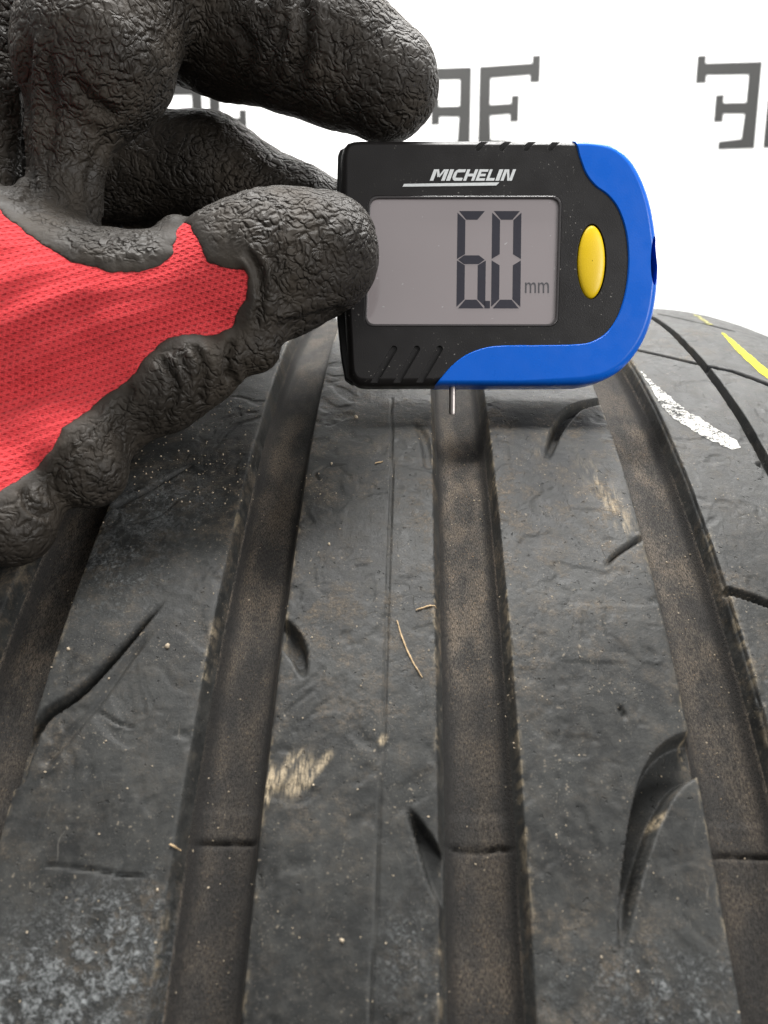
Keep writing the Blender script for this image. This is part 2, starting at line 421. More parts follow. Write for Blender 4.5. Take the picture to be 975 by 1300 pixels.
def logo(axis_px, base_y_px, k):
    """two serif letters standing back to back, printed dark grey"""
    V, F = [], []
    cx, cz = px_wall(axis_px, base_y_px)
    for sgn in (-1, 1):
        # one outline per letter, thin solid print
        pts = [(5, 0), (47, 0), (47, 9), (21, 11), (19.5, 39), (44, 40), (44, 31), (54.5, 31), (54.5, 61), (45, 61), (45, 52), (19, 51.5),
               (19, 82), (67, 83.5), (67, 75), (79, 75), (79, 105), (69, 105), (69, 96.5), (5, 95.5)]
        n0 = len(V); n = len(pts)
        for d in (-0.4, -0.05):
            for (x, z) in pts: V.append((cx + sgn * x * k, d, cz + z * k))
        F.append(([n0 + q for q in range(n)])[::sgn]); F.append(([n0 + n + q for q in range(n)])[::-sgn])
        for q in range(n):
            r = (q + 1) % n; f = [n0 + q, n0 + n + q, n0 + n + r, n0 + r]; F.append(f[::sgn])
    me = bpy.data.meshes.new('printed_logo'); me.from_pydata([tuple(c * MM for c in v) for v in V], [], F)
    bmm = bmesh.new(); bmm.from_mesh(me); bmesh.ops.recalc_face_normals(bmm, faces=bmm.faces); bmm.to_mesh(me); bmm.free()
    o = link('printed_logo', me, M['logo'], wall, smooth_shade=False)
    o['label'] = 'dark grey pair of back to back serif letters printed on the white wall'
    return o
logo(264.5, 205, 1.03); logo(601.5, 190, 1.03); logo(963, 188, 1.03)

# ================================================================ tyre
TYAW = math.radians(-2.16); TX = 3.1
cT, sT = math.cos(TYAW), math.sin(TYAW)
def to_tyre(P):
    P = np.asarray(P, float) - np.array([TX, 0, 0])
    return np.stack([P[..., 0] * cT + P[..., 1] * sT, -P[..., 0] * sT + P[..., 1] * cT, P[..., 2]], -1)
tyre = empty('tyre', (TX * MM, 0, 0)); tyre.rotation_euler = (0, 0, TYAW)
tag(tyre, 'worn black car tyre with wide dusty grooves, close up under the gauge', 'tyre')

def crown(s):
    a = np.abs(s)
    return a ** 2 / 3600.0 + np.where(a > 98, (a - 98) ** 2 / 150.0, 0)
CB = to_tyre(CAM)
def px_tread(x, y):
    """pixel -> (lateral mm, arc mm) on the tread"""
    d = ray(x, y); d = np.array([d[0] * cT + d[1] * sT, -d[0] * sT + d[1] * cT, d[2]])
    r = R0; s = 0
    for _ in range(12):
        a = d[1] ** 2 + d[2] ** 2; b = CB[1] * d[1] + CB[2] * d[2]; c = CB[1] ** 2 + CB[2] ** 2 - r * r
        disc = b * b - a * c
        if disc < 0: disc = 0
        t = (-b - math.sqrt(disc)) / a
        P = CB + d * t; s = P[0]; r = 0.5 * r + 0.5 * (R0 - float(crown(np.array(s))))
    return s, R0 * math.atan2(-P[1], P[2])
A_LO = -35.0; A_HI = px_tread(617, 1300)[1] + 14
GC = [-59.7, -20.0, 19.4, 59.6]          # centres of the four wide grooves
GW = [12.6, 12.6, 12.7, 12.9]; GD = 6.5
NARROW = [(-84.5, 2.0, 3.2), (84.5, 2.2, 3.2), (127.0, 2.0, 1.8)]

# sampling lines
sl = set(np.round(np.arange(-82, 116.01, 0.36), 3)) | set(np.round(np.arange(-116, -82, 2.0), 3))
for c, w in zip(GC, GW):
    for e in (-1, 1):
        for q in (-0.45, -0.3, -0.15, 0, 0.15, 0.3, 0.6, 0.9, 1.2, 1.5, 1.8, 2.1, 2.4): sl.add(round(c + e * (w / 2 - q), 3))
for c, w, d in NARROW:
    for q in (-1.5, -1.2, -1.0, -0.8, -0.5, 0, 0.5, 0.8, 1.0, 1.2, 1.5): sl.add(round(c + q, 3))
edge_in = []
s_arr = np.array(sorted(sl))
s_arr = s_arr[np.concatenate([[True], np.diff(s_arr) > 0.04])]
CIRC = 2 * math.pi * R0
a_arr = np.concatenate([np.arange(A_LO, A_HI, 0.37), np.linspace(A_HI, A_LO + CIRC, 130)[:-1]])
NS, NA = len(s_arr), len(a_arr)
SS, AA = np.meshgrid(s_arr, a_arr)                     # rows are along the tread
sf, af = SS.ravel(), AA.ravel()
vis = (af <= A_HI + 1)

H = -crown(sf)
P3 = np.stack([sf, af, 0 * sf], 1)
wobble = (fbm(P3 * np.array([0.0, 0.045, 0]) + 5, 3, 2) - 0.5) * 0.7        # groove edges are not ruler straight
floor_mask = np.zeros(len(sf))
for gi, (c, w) in enumerate(zip(GC, GW)):
    d = np.abs(sf - c)
    u_ = np.clip((w / 2 + 0.1 - d) / 2.7, 0, 1); prof = 1 - (1 - u_) ** 2.2
    rnd = -0.28 * np.exp(-np.maximum(d - w / 2, 0) / 0.45) * (d > w / 2 - 0.1)
    belly = 0.35 * (1 - np.clip(d / (w / 2), 0, 1) ** 2)
    H += -(GD) * prof - belly * prof + rnd
    floor_mask = np.maximum(floor_mask, prof * prof)
for c, w, dd in NARROW:
    H += -dd * (1 - smooth(w / 2 - 0.35, w / 2 + 0.2, np.abs(sf - c)))
# gentle waviness of the worn ribs
ribm = 1 - floor_mask
H += ribm * ((fbm(P3 * 0.05, 11, 3) - 0.5) * 0.5 + (fbm(P3 * 0.35, 12, 3) - 0.5) * 0.11 + (fbm(P3 * 1.1, 13, 2) - 0.5) * 0.03)
H += floor_mask * (fbm(P3 * np.array([0.9, 0.3, 1]), 14, 3) - 0.5) * 0.25
_w = np.stack([noise(P3 * 0.11, 21), noise(P3 * 0.11, 22), 0 * sf], 1) * 9
flake = np.abs(noise((P3 + _w) * np.array([0.22, 0.5, 1]), 23) - 0.5)
H -= ribm * 0.10 * (1 - smooth(0.0, 0.035, flake)) * smooth(0.48, 0.66, fbm(P3 * 0.06, 24, 2))
chip = fbm((P3 + _w) * 0.28, 25, 3)
H -= ribm * 0.14 * smooth(0.60, 0.64, chip)

def cut(path_px, w0, w1, w2, depth, soft=0.45, n=10, taper=True, sgn=None, only=None):
    """carve a curved slot into the tread; the path runs over the surface"""
    global H
    pts = np.array(spline([px_tread(*p) for p in path_px], n))
    lo, hi = pts.min(0) - 8, pts.max(0) + 8
    m = np.nonzero((sf > lo[0]) & (sf < hi[0]) & (af > lo[1]) & (af < hi[1]))[0]
    if not len(m): return
    d, t = line_dist(sf[m], af[m], pts)
    hw = np.where(t < 0.5, w0 + (w1 - w0) * t * 2, w1 + (w2 - w1) * (t - 0.5) * 2)
    prof = 1 - smooth(np.maximum(hw - soft, 0), hw + soft * 0.6, d)
    dep = depth * (smooth(1.02, 0.72, t) if taper else 1.0)
    H[m] = np.minimum(H[m], np.maximum(-crown(sf[m]) - dep * prof, -crown(sf[m]) - GD))  # never above what is there
# big hooked sipe running out of the right groove, and its neighbours
cut([(915, 955), (872, 960), (842, 985), (822, 1030), (808, 1085), (797, 1145), (787, 1225)], 3.8, 1.9, 0.3, 5.8, soft=0.3)
cut([(795, 503), (765, 508), (730, 518), (708, 545), (694, 585)], 1.2, 1.5, 0.6, 2.6)
cut([(828, 676), (812, 684), (780, 706), (768, 724)], 0.5, 0.35, 0.2, 1.4)
cut([(600, 1160), (566, 1120), (545, 1080), (530, 1050), (516, 1022)], 3.2, 1.7, 0.2, 3.4, soft=0.3)
cut([(330, 790), (360, 805), (378, 828), (386, 862)], 3.0, 1.9, 0.4, 3.6, soft=0.3)
cut([(20, 990), (52, 915), (100, 880), (145, 835), (180, 795), (215, 755)], 1.2, 0.85, 0.2, 3.0, soft=0.35)
cut([(60, 965), (95, 925), (130, 885), (165, 835), (200, 795)], 0.9, 0.7, 0.2, 0.8, soft=0.9)
cut([(150, 640), (190, 620), (225, 600), (250, 588)], 0.8, 0.7, 0.3, 1.4)
cut([(545, 590), (538, 555), (524, 535)], 1.3, 1.2, 0.6, 0.7, soft=0.9)
# thin sipe along the middle rib
cut([(497, 505), (497, 600), (494, 720), (489, 860), (483, 1000), (477, 1150), (468, 1320)], 0.16, 0.16, 0.16, 0.9, soft=0.16, taper=False)
# lateral sipes over the right shoulder
for p in ([(806, 443), (871, 458), (892, 463), (935, 473), (990, 494)], [(966, 590), (980, 596), (1010, 606)],
          [(905, 744), (940, 754), (980, 768), (1040, 790)], [(838, 399), (880, 408), (930, 420)], [(985, 940), (1030, 955), (1090, 980)]):
    cut(p, 0.75, 0.75, 0.75, 2.2, soft=0.4, taper=False)
for p in ([(640, 405), (700, 402), (760, 405), (800, 415)],): cut(p, 0.5, 0.5, 0.5, 1.2, taper=False)
# small tears
for p, w in (([(786, 897), (791, 906), (795, 914)], 0.28), ([(60, 1100), (110, 1103), (160, 1112), (198, 1110)], 0.14), ([(130, 905), (150, 918), (180, 925)], 0.18),
             ([(405, 608), (400, 600), (415, 592), (440, 590)], 0.25), ([(150, 668), (200, 655), (230, 630)], 0.2)):
    cut(p, w, w * 1.3, w * 0.6, 0.8, soft=0.2)
# tread wear indicators: low bars across the groove floors with a fine line
a_tw = px_tread(617, 1068)[1]
for c, w in zip(GC, GW):
    dd = np.abs(sf - c)
    m = (dd < w / 2 + 1) & (np.abs(af - a_tw) < 12)
    H[m] += 0.22 * (smooth(-5.2, -4.0, af[m] - a_tw) * (1 - smooth(-0.9, 0.1, af[m] - a_tw))) * floor_mask[m]
    H[m] -= (0.25 + 0.45 * noise(P3[m] * 0.8, 71)) * np.exp(-((af[m] - a_tw - 0.25 - 0.9 * (noise(P3[m] * 0.35, 72) - 0.5)) / 0.26) ** 2) * floor_mask[m]

# dirt fields; the groove dust also carries painted shade
dust = np.zeros(len(sf)); pale = np.zeros(len(sf)); scuff = np.zeros(len(sf))
n_lo = fbm(P3 * 0.035, 31, 3)
dust += 0.25 + 0.75 * smooth(0.38, 0.60, n_lo)
for c, w in zip(GC, GW):
    d = np.abs(sf - c) - w / 2
    dust += 0.9 * np.exp(-np.maximum(d, 0) / 2.0) * smooth(0.35, 0.6, fbm(P3 * np.array([0.1, 0.06, 1]), 32, 2))
a_g = px_tread(585, 500)[1]
gdust_shade = 0.42 + 0.75 * smooth(a_g + 95, a_g + 10, af) * smooth(a_g - 3, a_g + 8, af) + 0.35 * smooth(0.45, 0.7, n_lo)
gd_near = np.min([np.abs(sf - c) - w / 2 for c, w in zip(GC, GW)], 0)
gdust_shade = gdust_shade * (0.25 + 1.15 * smooth(-1.4, -3.6, gd_near))  # shade painted in: less dust towards the walls darkens them, floor centre paler
dust = np.where(floor_mask > 0.5, gdust_shade, dust)
def blob(x, y, rx, ry, field, val, ang=0):
    c = px_tread(x, y); ca, sa = math.cos(ang), math.sin(ang)
    u = (sf - c[0]) * ca + (af - c[1]) * sa; v = -(sf - c[0]) * sa + (af - c[1]) * ca
    field += val * np.exp(-(u / rx) ** 2 - (v / ry) ** 2)
blob(110, 1250, 11, 6, scuff, 1.7); blob(40, 1295, 9, 6, scuff, 1.5); blob(150, 1180, 6, 5, scuff, 0.9)
blob(200, 640, 9, 7, scuff, 0.55); blob(150, 720, 8, 9, scuff, 0.5); blob(520, 1220, 4, 6, scuff, 0.35); blob(850, 1270, 12, 5, scuff, 0.7)
blob(775, 640, 6, 12, dust, 0.9, 0.3); blob(745, 545, 7, 12, dust, 0.6); blob(440, 560, 6, 6, dust, 0.5); blob(400, 800, 4, 14, dust, 0.5)
# dried mud streaks
for i, (x0, y0, x1, y1, w) in enumerate(((337, 1022, 347, 968, 0.62), (345, 1008, 376, 950, 0.7), (363, 1012, 398, 955, 1.1), (376, 1008, 400, 972, 0.6), (385, 1004, 412, 962, 0.45),
                                         (396, 985, 424, 950, 0.6), (352, 990, 390, 945, 0.25), (832, 1050, 846, 1026, 0.4), (482, 945, 490, 930, 0.5))):
    p, q = px_tread(x0, y0), px_tread(x1, y1)
    m = np.nonzero((np.abs(sf - p[0]) < 14) & (np.abs(af - p[1]) < 20))[0]
    d, t = line_dist(sf[m], af[m], [p, q])
    pale[m] = np.maximum(pale[m], (1 - smooth(w * 0.2, w * 1.7, d)) * (1.35 if i == 0 else 0.8) * smooth(-0.05, 0.2, t) * smooth(1.05, 0.6, t))
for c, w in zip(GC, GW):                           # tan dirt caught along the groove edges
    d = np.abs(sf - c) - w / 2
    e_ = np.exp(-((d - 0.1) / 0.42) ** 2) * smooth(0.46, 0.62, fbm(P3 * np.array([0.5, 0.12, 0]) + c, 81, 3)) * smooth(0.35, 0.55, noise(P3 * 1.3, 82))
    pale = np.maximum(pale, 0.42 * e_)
m = np.zeros(len(sf)); blob(765, 620, 2.2, 9, m, 0.8, -0.25); blob(785, 655, 2.0, 6, m, 0.7, -0.3); blob(690, 560, 1.0, 6, m, 0.6, 0.4)
pale += 0.55 * m * smooth(0.35, 0.65, fbm(P3 * np.array([1.2, 0.35, 1]), 77, 2)); dust += m

# build the ring
rr = R0 + H; th = af / R0
V = np.stack([sf, -rr * np.sin(th), rr * np.cos(th)], 1)
idx = np.arange(NS * NA).reshape(NA, NS)
nxt = np.roll(idx, -1, 0)
st3 = np.stack([sf, af, H], 1)
def strip(name, lo, hi, mat, parent, rows=None):
    j0 = int(np.argmin(np.abs(s_arr - lo))); j1 = int(np.argmin(np.abs(s_arr - hi)))
    A, B = (idx, nxt) if rows is None else (idx[rows], nxt[rows])
    F = np.stack([A[:, j0:j1], A[:, j0 + 1:j1 + 1], B[:, j0 + 1:j1 + 1], B[:, j0:j1]], -1).reshape(-1, 4)
    used = np.unique(F); mp = -np.ones(NS * NA, np.int64); mp[used] = np.arange(len(used))
    me = mesh_np(name, V[used], mp[F][:, ::-1])
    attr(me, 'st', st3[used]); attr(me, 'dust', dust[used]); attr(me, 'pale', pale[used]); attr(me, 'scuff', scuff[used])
    return link(name, me, mat, parent)
fl = 1.0   # a groove part spans its floor and the foot of its walls
bounds = [-150.0]
for c, w in zip(GC, GW): bounds += [c - w / 2 + fl, c + w / 2 - fl]
bounds.append(150.0)
for q in range(len(bounds) - 1):
    strip('groove' if q % 2 else 'rib', bounds[q], bounds[q + 1], M['groove'] if q % 2 else M['rubber'], tyre)
# sidewalls
for sg in (-1, 1):
    base_r = R0 - float(crown(np.array(150.0)))
    prof = [(150, base_r), (154, base_r - 8), (158, base_r - 22), (159, base_r - 42), (153, base_r - 62), (142, base_r - 74), (134, base_r - 78), (128, base_r - 76)]
    prof = spline(prof, 5); n = 160; vv, ff = [], []
    for (x, r) in prof:
        for k in range(n):
            a = 2 * math.pi * k / n; vv.append((sg * x, -r * math.sin(a), r * math.cos(a)))
    for p in range(len(prof) - 1):
        for k in range(n):
            f = [p * n + k, (p + 1) * n + k, (p + 1) * n + (k + 1) % n, p * n + (k + 1) % n]; ff.append(f[::-sg])
    me = mesh_np('sidewall', vv, ff)
    nv = len(vv); va = np.array(vv)
    attr(me, 'st', np.stack([va[:, 0] * 2, R0 * np.arctan2(-va[:, 1], va[:, 2]), va[:, 2] * 0], 1))
    for k in ('dust', 'pale', 'scuff'): attr(me, k, np.zeros(nv))
    link('sidewall', me, M['rubber'], tyre)

# paint marks lying on the rubber
def tread_height(s, a):
    j = np.clip(np.searchsorted(s_arr, s), 1, NS - 1); i = np.clip(((np.asarray(a) - A_LO) / 0.37).astype(int), 0, NA - 1)
    return H.reshape(NA, NS)[i, j]
def paint(name, poly_px, mat, label, ragged, thr):
    js = np.nonzero((s_arr > 55) & (s_arr < 149))[0]; is_ = np.nonzero((a_arr > -20) & (a_arr < 190))[0]
    sub = idx[is_[0]:is_[-1] + 1, js[0]:js[-1] + 1]
    q = np.stack([sub[:-1, :-1], sub[:-1, 1:], sub[1:, 1:], sub[1:, :-1]], -1).reshape(-1, 4)[:, ::-1]
    T = np.concatenate([q[:, [0, 1, 2]], q[:, [0, 2, 3]]])
    u = np.unique(T); mp = np.zeros(NS * NA, np.int64); mp[u] = np.arange(len(u))
    Vs, T = V[u], mp[T]
    WV = np.stack([Vs[:, 0] * cT - Vs[:, 1] * sT + TX, Vs[:, 0] * sT + Vs[:, 1] * cT, Vs[:, 2]], 1)
    f = poly_sd(*to_px(WV), poly_px) * 0.22
    nrm = np.stack([0 * sf[u], -np.sin(th[u]), np.cos(th[u])], 1)
    f = np.where((nrm * (CB - Vs)).sum(1) < 0, 5.0, f) + (fbm(P3[u] * 0.9, 41, 3) - 0.5) * ragged
    f = np.maximum(f, (noise(P3[u] * 1.7, 43) - thr) * 2.0 )
    lift = np.stack([0 * sf[u], -np.sin(th[u]), np.cos(th[u])], 1) * 0.09
    v2, t2, _, _ = clip_mesh(Vs + lift, T, f)
    if not len(t2): return
    lab = np.arange(len(v2))
    while True:                                   # keep the one connected stroke
        new = lab.copy(); m_ = lab[t2].min(1)
        for q_ in range(3): np.minimum.at(new, t2[:, q_], m_)
        if (new == lab).all(): break
        lab = new
    big_ = np.bincount(lab[t2[:, 0]]).argmax(); t2 = t2[lab[t2[:, 0]] == big_]
    u2 = np.unique(t2); m2 = np.zeros(len(v2), np.int64); m2[u2] = np.arange(len(u2)); v2, t2 = v2[u2], m2[t2]
    o = link(name, mesh_np(name, v2, t2), mat, tyre); o['label'] = label
paint('paint_mark', [(814, 472), (821, 478), (840, 495), (871, 521), (901, 538), (935, 560), (942, 569), (929, 571), (901, 559), (877, 545), (852, 529), (840, 517), (828, 495)],
      M['white'], 'white crayon stroke across the shoulder rib', 1.0, 0.95)
paint('paint_mark', [(913, 420), (922, 425), (945, 444), (990, 483), (990, 493), (965, 474), (935, 446)], M['paleyellow'], 'yellow paint line over the tyre shoulder', 0.5, 2.0)

paint('paint_mark', [(879, 399), (888, 401), (906, 413), (899, 413)], m_crayon('pale_yellow_tyre_paint', (0.36, 0.34, 0.13), 0.02), 'faint pale yellow paint trace near the far edge of the shoulder', 0.4, 2.0)

# ================================================================ tread depth gauge
LEAN = math.radians(3.0)
GU = UPV * math.cos(LEAN) - FWD * math.sin(LEAN)       # up along the face
GN = -FWD * math.cos(LEAN) - UPV * math.sin(LEAN)      # out of the face
G0 = at(632, 489, 173.0)
def px_g(x, y, w=0.0):
    d = ray(x, y); o = G0 + GN * w
    t = ((o - CAM) @ GN) / (d @ GN); P = CAM + d * t - o
    return np.array([P @ RGT, P @ GU])
gm = Matrix(((RGT[0], GU[0], GN[0], G0[0] * MM), (RGT[1], GU[1], GN[1], G0[1] * MM), (RGT[2], GU[2], GN[2], G0[2] * MM), (0, 0, 0, 1)))
gauge = empty('tread_depth_gauge', rot=gm)
tag(gauge, 'black digital tread depth gauge with blue bumper, yellow button and display reading 6.0', 'gauge')

def offset_poly(P, ins):
    """move a counter-clockwise outline inwards; ins is one amount, or one per edge (edge k runs from point k to k+1)"""
    P = np.asarray(P, float); n = len(P); ie = np.broadcast_to(np.asarray(ins, float), (n,))
    e2 = np.roll(P, -1, 0) - P; e2 /= np.linalg.norm(e2, axis=1, keepdims=True) + 1e-12
    n2 = np.stack([-e2[:, 1], e2[:, 0]], 1); n1 = np.roll(n2, 1, 0); i1 = np.roll(ie, 1)
    det = n1[:, 0] * n2[:, 1] - n1[:, 1] * n2[:, 0]; ok = np.abs(det) > 0.12
    dd = np.where(ok, det, 1)
    mx = (i1 * n2[:, 1] - ie * n1[:, 1]) / dd; my = (n1[:, 0] * ie - n2[:, 0] * i1) / dd
    avg = (n1 + n2); avg /= np.linalg.norm(avg, axis=1, keepdims=True) + 1e-9
    soft = avg * ((i1 + ie) / 2)[:, None]
    return P + np.where(ok[:, None], np.stack([mx, my], 1), soft)
def ccw(P):
    P = np.asarray(P, float); x, y = P[:, 0], P[:, 1]
    return P if (x * np.roll(y, -1) - y * np.roll(x, -1)).sum() > 0 else P[::-1]
def solid(name, P, profile, wts=None):
    """closed solid: outline P, profile = [(inset, w)...] from front to back; wts scales the inset per point"""
    P = np.asarray(P); n = len(P); wts = np.ones(n) if wts is None else wts
    V, F = [], []
    for ins, w in profile:
        Q = offset_poly(P, ins * wts)
        V += [(q[0], q[1], w) for q in Q]
    for r in range(len(profile) - 1):
        for k in range(n):
            F.append((r * n + k, (r + 1) * n + k, (r + 1) * n + (k + 1) % n, r * n + (k + 1) % n))
    F.append(tuple(range(n))); F.append(tuple((len(profile) - 1) * n + k for k in range(n))[::-1])
    me = bpy.data.meshes.new(name); me.from_pydata([tuple(c * MM for c in v) for v in V], [], F)
    b = bmesh.new(); b.from_mesh(me); bmesh.ops.recalc_face_normals(b, faces=b.faces); b.to_mesh(me); b.free()
    return me
def finish(o, ang=32):
    o.data.polygons.foreach_set('use_smooth', np.ones(len(o.data.polygons), dtype=bool))
    o.data.set_sharp_from_angle(angle=math.radians(ang)); o.data.update()
def rrect(x0, y0, x1, y1, r, n=6):
    pts = []
    for cx, cy, a0 in ((x1 - r, y1 - r, 0), (x0 + r, y1 - r, 90), (x0 + r, y0 + r, 180), (x1 - r, y0 + r, 270)):
        for k in range(n + 1):
            a = math.radians(a0 + 90 * k / n); pts.append((cx + r * math.cos(a), cy + r * math.sin(a)))
    return np.array(pts)
def boolean(o, cutters):
    """subtract the cutters one by one, worked out in millimetres"""
    t = Matrix.Scale(1000, 4)
    tmp = bpy.data.objects.new('tmp', o.data.copy()); tmp.data.transform(t); COL.objects.link(tmp)
    for c in cutters:
        k = bpy.data.objects.new('tmp', c.data.copy()); k.data.transform(t); COL.objects.link(k)
        md = tmp.modifiers.new('cut', 'BOOLEAN'); md.operation = 'DIFFERENCE'; md.solver = 'EXACT'; md.object = k
        bpy.context.view_layer.update()
        me = bpy.data.meshes.new_from_object(tmp.evaluated_get(bpy.context.evaluated_depsgraph_get()))
        tmp.modifiers.clear()
        if len(me.vertices) > 8: tmp.data = me
        else: print('BOOLEAN FAILED', o.name, c.name)
        bpy.data.objects.remove(k); bpy.data.objects.remove(c)
    me = tmp.data; me.transform(Matrix.Scale(0.001, 4))
    mats = list(o.data.materials); o.data = me; me.materials.clear()
    for m_ in mats: me.materials.append(m_)
    bpy.data.objects.remove(tmp)

# outline of the blue bumper (pixels, front view), outer run then inner run
outer = spline([(728, 175), (752, 175.5), (778, 181), (800, 197), (816, 222), (828, 256), (835, 296), (838, 335), (836, 372), (829, 408), (815, 440), (794, 466), (768, 482), (738, 488.5)], 5)
outer += [np.array(p, float) for p in [(700, 489), (660, 489), (620, 489), (585, 489), (552, 489)]]
inner = spline([(558, 480), (572, 464), (590, 450), (612, 441), (636, 437.5), (680, 437), (730, 436), (752, 432), (770, 420), (784, 398), (793, 366), (796, 330), (793, 296), (784, 268), (771, 250), (754, 237), (742, 221), (734, 200)], 4)
bl = np.array([px_g(*p) for p in outer + inner])
no, ni = len(outer), len(inner)
wt = np.array([1.0] * (no - 5) + [0.6] * 4 + [0.24] * (ni + 1))    # one weight per edge: broad outer bevel, tight inner one
assert len(wt) == no + ni
def reverse_loop(P, w):
    return P[::-1], np.roll(w[::-1], -1)
if (bl[:, 0] * np.roll(bl[:, 1], -1) - bl[:, 1] * np.roll(bl[:, 0], -1)).sum() < 0: bl, wt = reverse_loop(bl, wt)
me = solid('bumper', bl, [(1.9, 0.42), (1.5, 0.34), (1.0, 0.06), (0.55, -0.45), (0.18, -1.2), (0, -2.4), (0, -9.2), (0.3, -10.6), (1.2, -11.4)], wt)
bumper = link('bumper', me, M['blue'], gauge)
# lanyard hole in its right flank
hx = px_g(838, 331)
bm = bmesh.new(); bmesh.ops.create_uvsphere(bm, u_segments=28, v_segments=16, radius=1, matrix=Matrix.Translation((hx[0] * MM - 0.00125, hx[1] * MM, -0.0018)) @ Matrix.Diagonal((0.0011, 0.0058, 0.0050, 1)))
cm = bpy.data.meshes.new('c'); bm.to_mesh(cm); bm.free(); co = link('cutter', cm, None, gauge)
boolean(bumper, [co]); finish(bumper, 30)

# case
case_px = [(432, 204), (432.5, 194), (435, 184.5), (441, 177.5), (450, 175), (460, 174.5), (520, 174.5), (620, 174.5), (700, 174.7), (735, 175.8), (750, 180), (772, 192), (796, 216), (812, 247), (823, 290), (827, 335), (823, 380), (812, 420), (792, 450), (765, 470), (730, 477),
           (640, 479), (600, 481), (575, 486), (552, 489.2), (500, 489.5), (465, 489.5), (455, 488.5), (447, 483.5), (442, 475), (440.5, 464), (437, 400), (433.5, 330), (432, 260)]
cp = ccw([px_g(*p) for p in case_px])
me = solid('case', cp, [(1.75, 0.0), (1.45, -0.05), (0.95, -0.45), (0.45, -1.05), (0.12, -1.8), (0, -2.8), (0, -8.0)])
case = link('case', me, M['case'], gauge)
cuts = []
def cutter(P, w0, w1):
    me = solid('cutter', ccw(P), [(0, w0), (0, w1)]); o = link('cutter', me, None, gauge); cuts.append(o)
win = [px_g(*p) for p in ((470, 251), (711, 251), (706, 412), (465, 412))]
def win_poly(grow, r=2.0, n=6):
    c = np.array([win[3], win[2], win[1], win[0]]); out = []
    c = offset_poly(c, -grow)
    for k in range(4):
        p, a, b = c[k], c[k - 1] - c[k], c[(k + 1) % 4] - c[k]
        a /= np.linalg.norm(a); b /= np.linalg.norm(b)
        for t in np.linspace(0, 1, n + 1):
            q0 = p + a * r; q2 = p + b * r
            out.append((1 - t) ** 2 * q0 + 2 * t * (1 - t) * p + t * t * q2)
    return np.array(out)
cutter(win_poly(0.45, 2.3), 1.0, -1.15)
def capsule(p, q, r, n=8):
    p, q = np.array(p), np.array(q); a = math.atan2(*(q - p)[::-1]); out = []
    for c, s in ((q, -90), (p, 90)):
        for k in range(n + 1):
            t = a + math.radians(s + 180 * k / n); out.append(c + r * np.array([math.cos(t), math.sin(t)]))
    return np.array(out)
for x in (501, 530, 559):
    cutter(capsule(px_g(x - 30, 492), px_g(x - 1, 443), 0.72), 1.0, -0.75)
for x in (611, 641, 672, 703):
    cutter(capsule(px_g(x - 4, 188), px_g(x + 16, 165), 0.62), 1.0, -1.5)
bc = (px_g(751, 332)); 
def ell(rx, ry, n=40, p=2.0):
    return np.array([(bc[0] + rx * math.cos(2 * math.pi * k / n), bc[1] + ry * math.sin(2 * math.pi * k / n)) for k in range(n)])
cutter(ell(3.3, 8.25), 1.0, -1.2)
boolean(case, cuts)
bv = case.modifiers.new('edge', 'BEVEL'); bv.width = 0.00016; bv.segments = 2; bv.limit_method = 'ANGLE'; bv.angle_limit = math.radians(40)
bpy.context.view_layer.update()
me = bpy.data.meshes.new_from_object(case.evaluated_get(bpy.context.evaluated_depsgraph_get())); case.modifiers.clear(); case.data = me
finish(case, 35)
for o_ in (case, bumper):
    wn_ = o_.modifiers.new('flat_faces', 'WEIGHTED_NORMAL'); wn_.keep_sharp = True; wn_.weight = 80
# rear half of the shell, a little wider on the left
rp = ccw([px_g(*p) for p in [(427, 186), (430, 179), (436, 176), (560, 176), (715, 177), (740, 190), (800, 260), (815, 335), (800, 420), (740, 465), (600, 474), (566, 484), (445, 484), (436, 478), (431, 450), (426, 400), (424, 330), (425, 260)]])
me = solid('rear_shell', rp, [(0.5, -4.2), (0.1, -4.6), (0, -5.4), (0, -9.0), (0.4, -10.6), (1.8, -11.6)])
rear = link('rear_shell', me, M['rear'], gauge); finish(rear, 30)
# button
vv, ff = [], []
for f_, w in ((0.02, 0.62), (0.3, 0.60), (0.55, 0.52), (0.75, 0.38), (0.88, 0.2), (0.96, -0.02), (1.0, -0.35), (1.0, -1.15)):
    vv += [(bc[0] + 3.05 * f_ * math.cos(2 * math.pi * k / 48), bc[1] + 8.0 * f_ * math.sin(2 * math.pi * k / 48), w) for k in range(48)]
for r in range(7):
    for k in range(48): ff.append((r * 48 + k, (r + 1) * 48 + k, (r + 1) * 48 + (k + 1) % 48, r * 48 + (k + 1) % 48))
me = mesh_np('button', vv, ff)
btn = link('button', me, M['yellow'], gauge); finish(btn, 60)
# screen with its rim
scr = link('screen', solid('screen', win_poly(0.1, 2.1), [(0.05, -0.55), (0, -0.6), (0, -1.1)]), M['lcd'], gauge); finish(scr, 30)
a, b = win_poly(0.38, 2.25), win_poly(-0.12, 2.0); n = len(a); vv, ff = [], []
for P, w in ((a, -1.0), (a, 0.02), (offset_poly(a, 0.12), 0.10), (offset_poly(b, -0.10), 0.06), (b, -0.08), (b, -0.54)):
    vv += [(p[0], p[1], w) for p in P]
for r in range(5):
    for k in range(n): ff.append((r * n + k, r * n + (k + 1) % n, (r + 1) * n + (k + 1) % n, (r + 1) * n + k))
rimo = link('screen_rim', mesh_np('screen_rim', vv, ff), M['rim'], gauge); finish(rimo, 40)

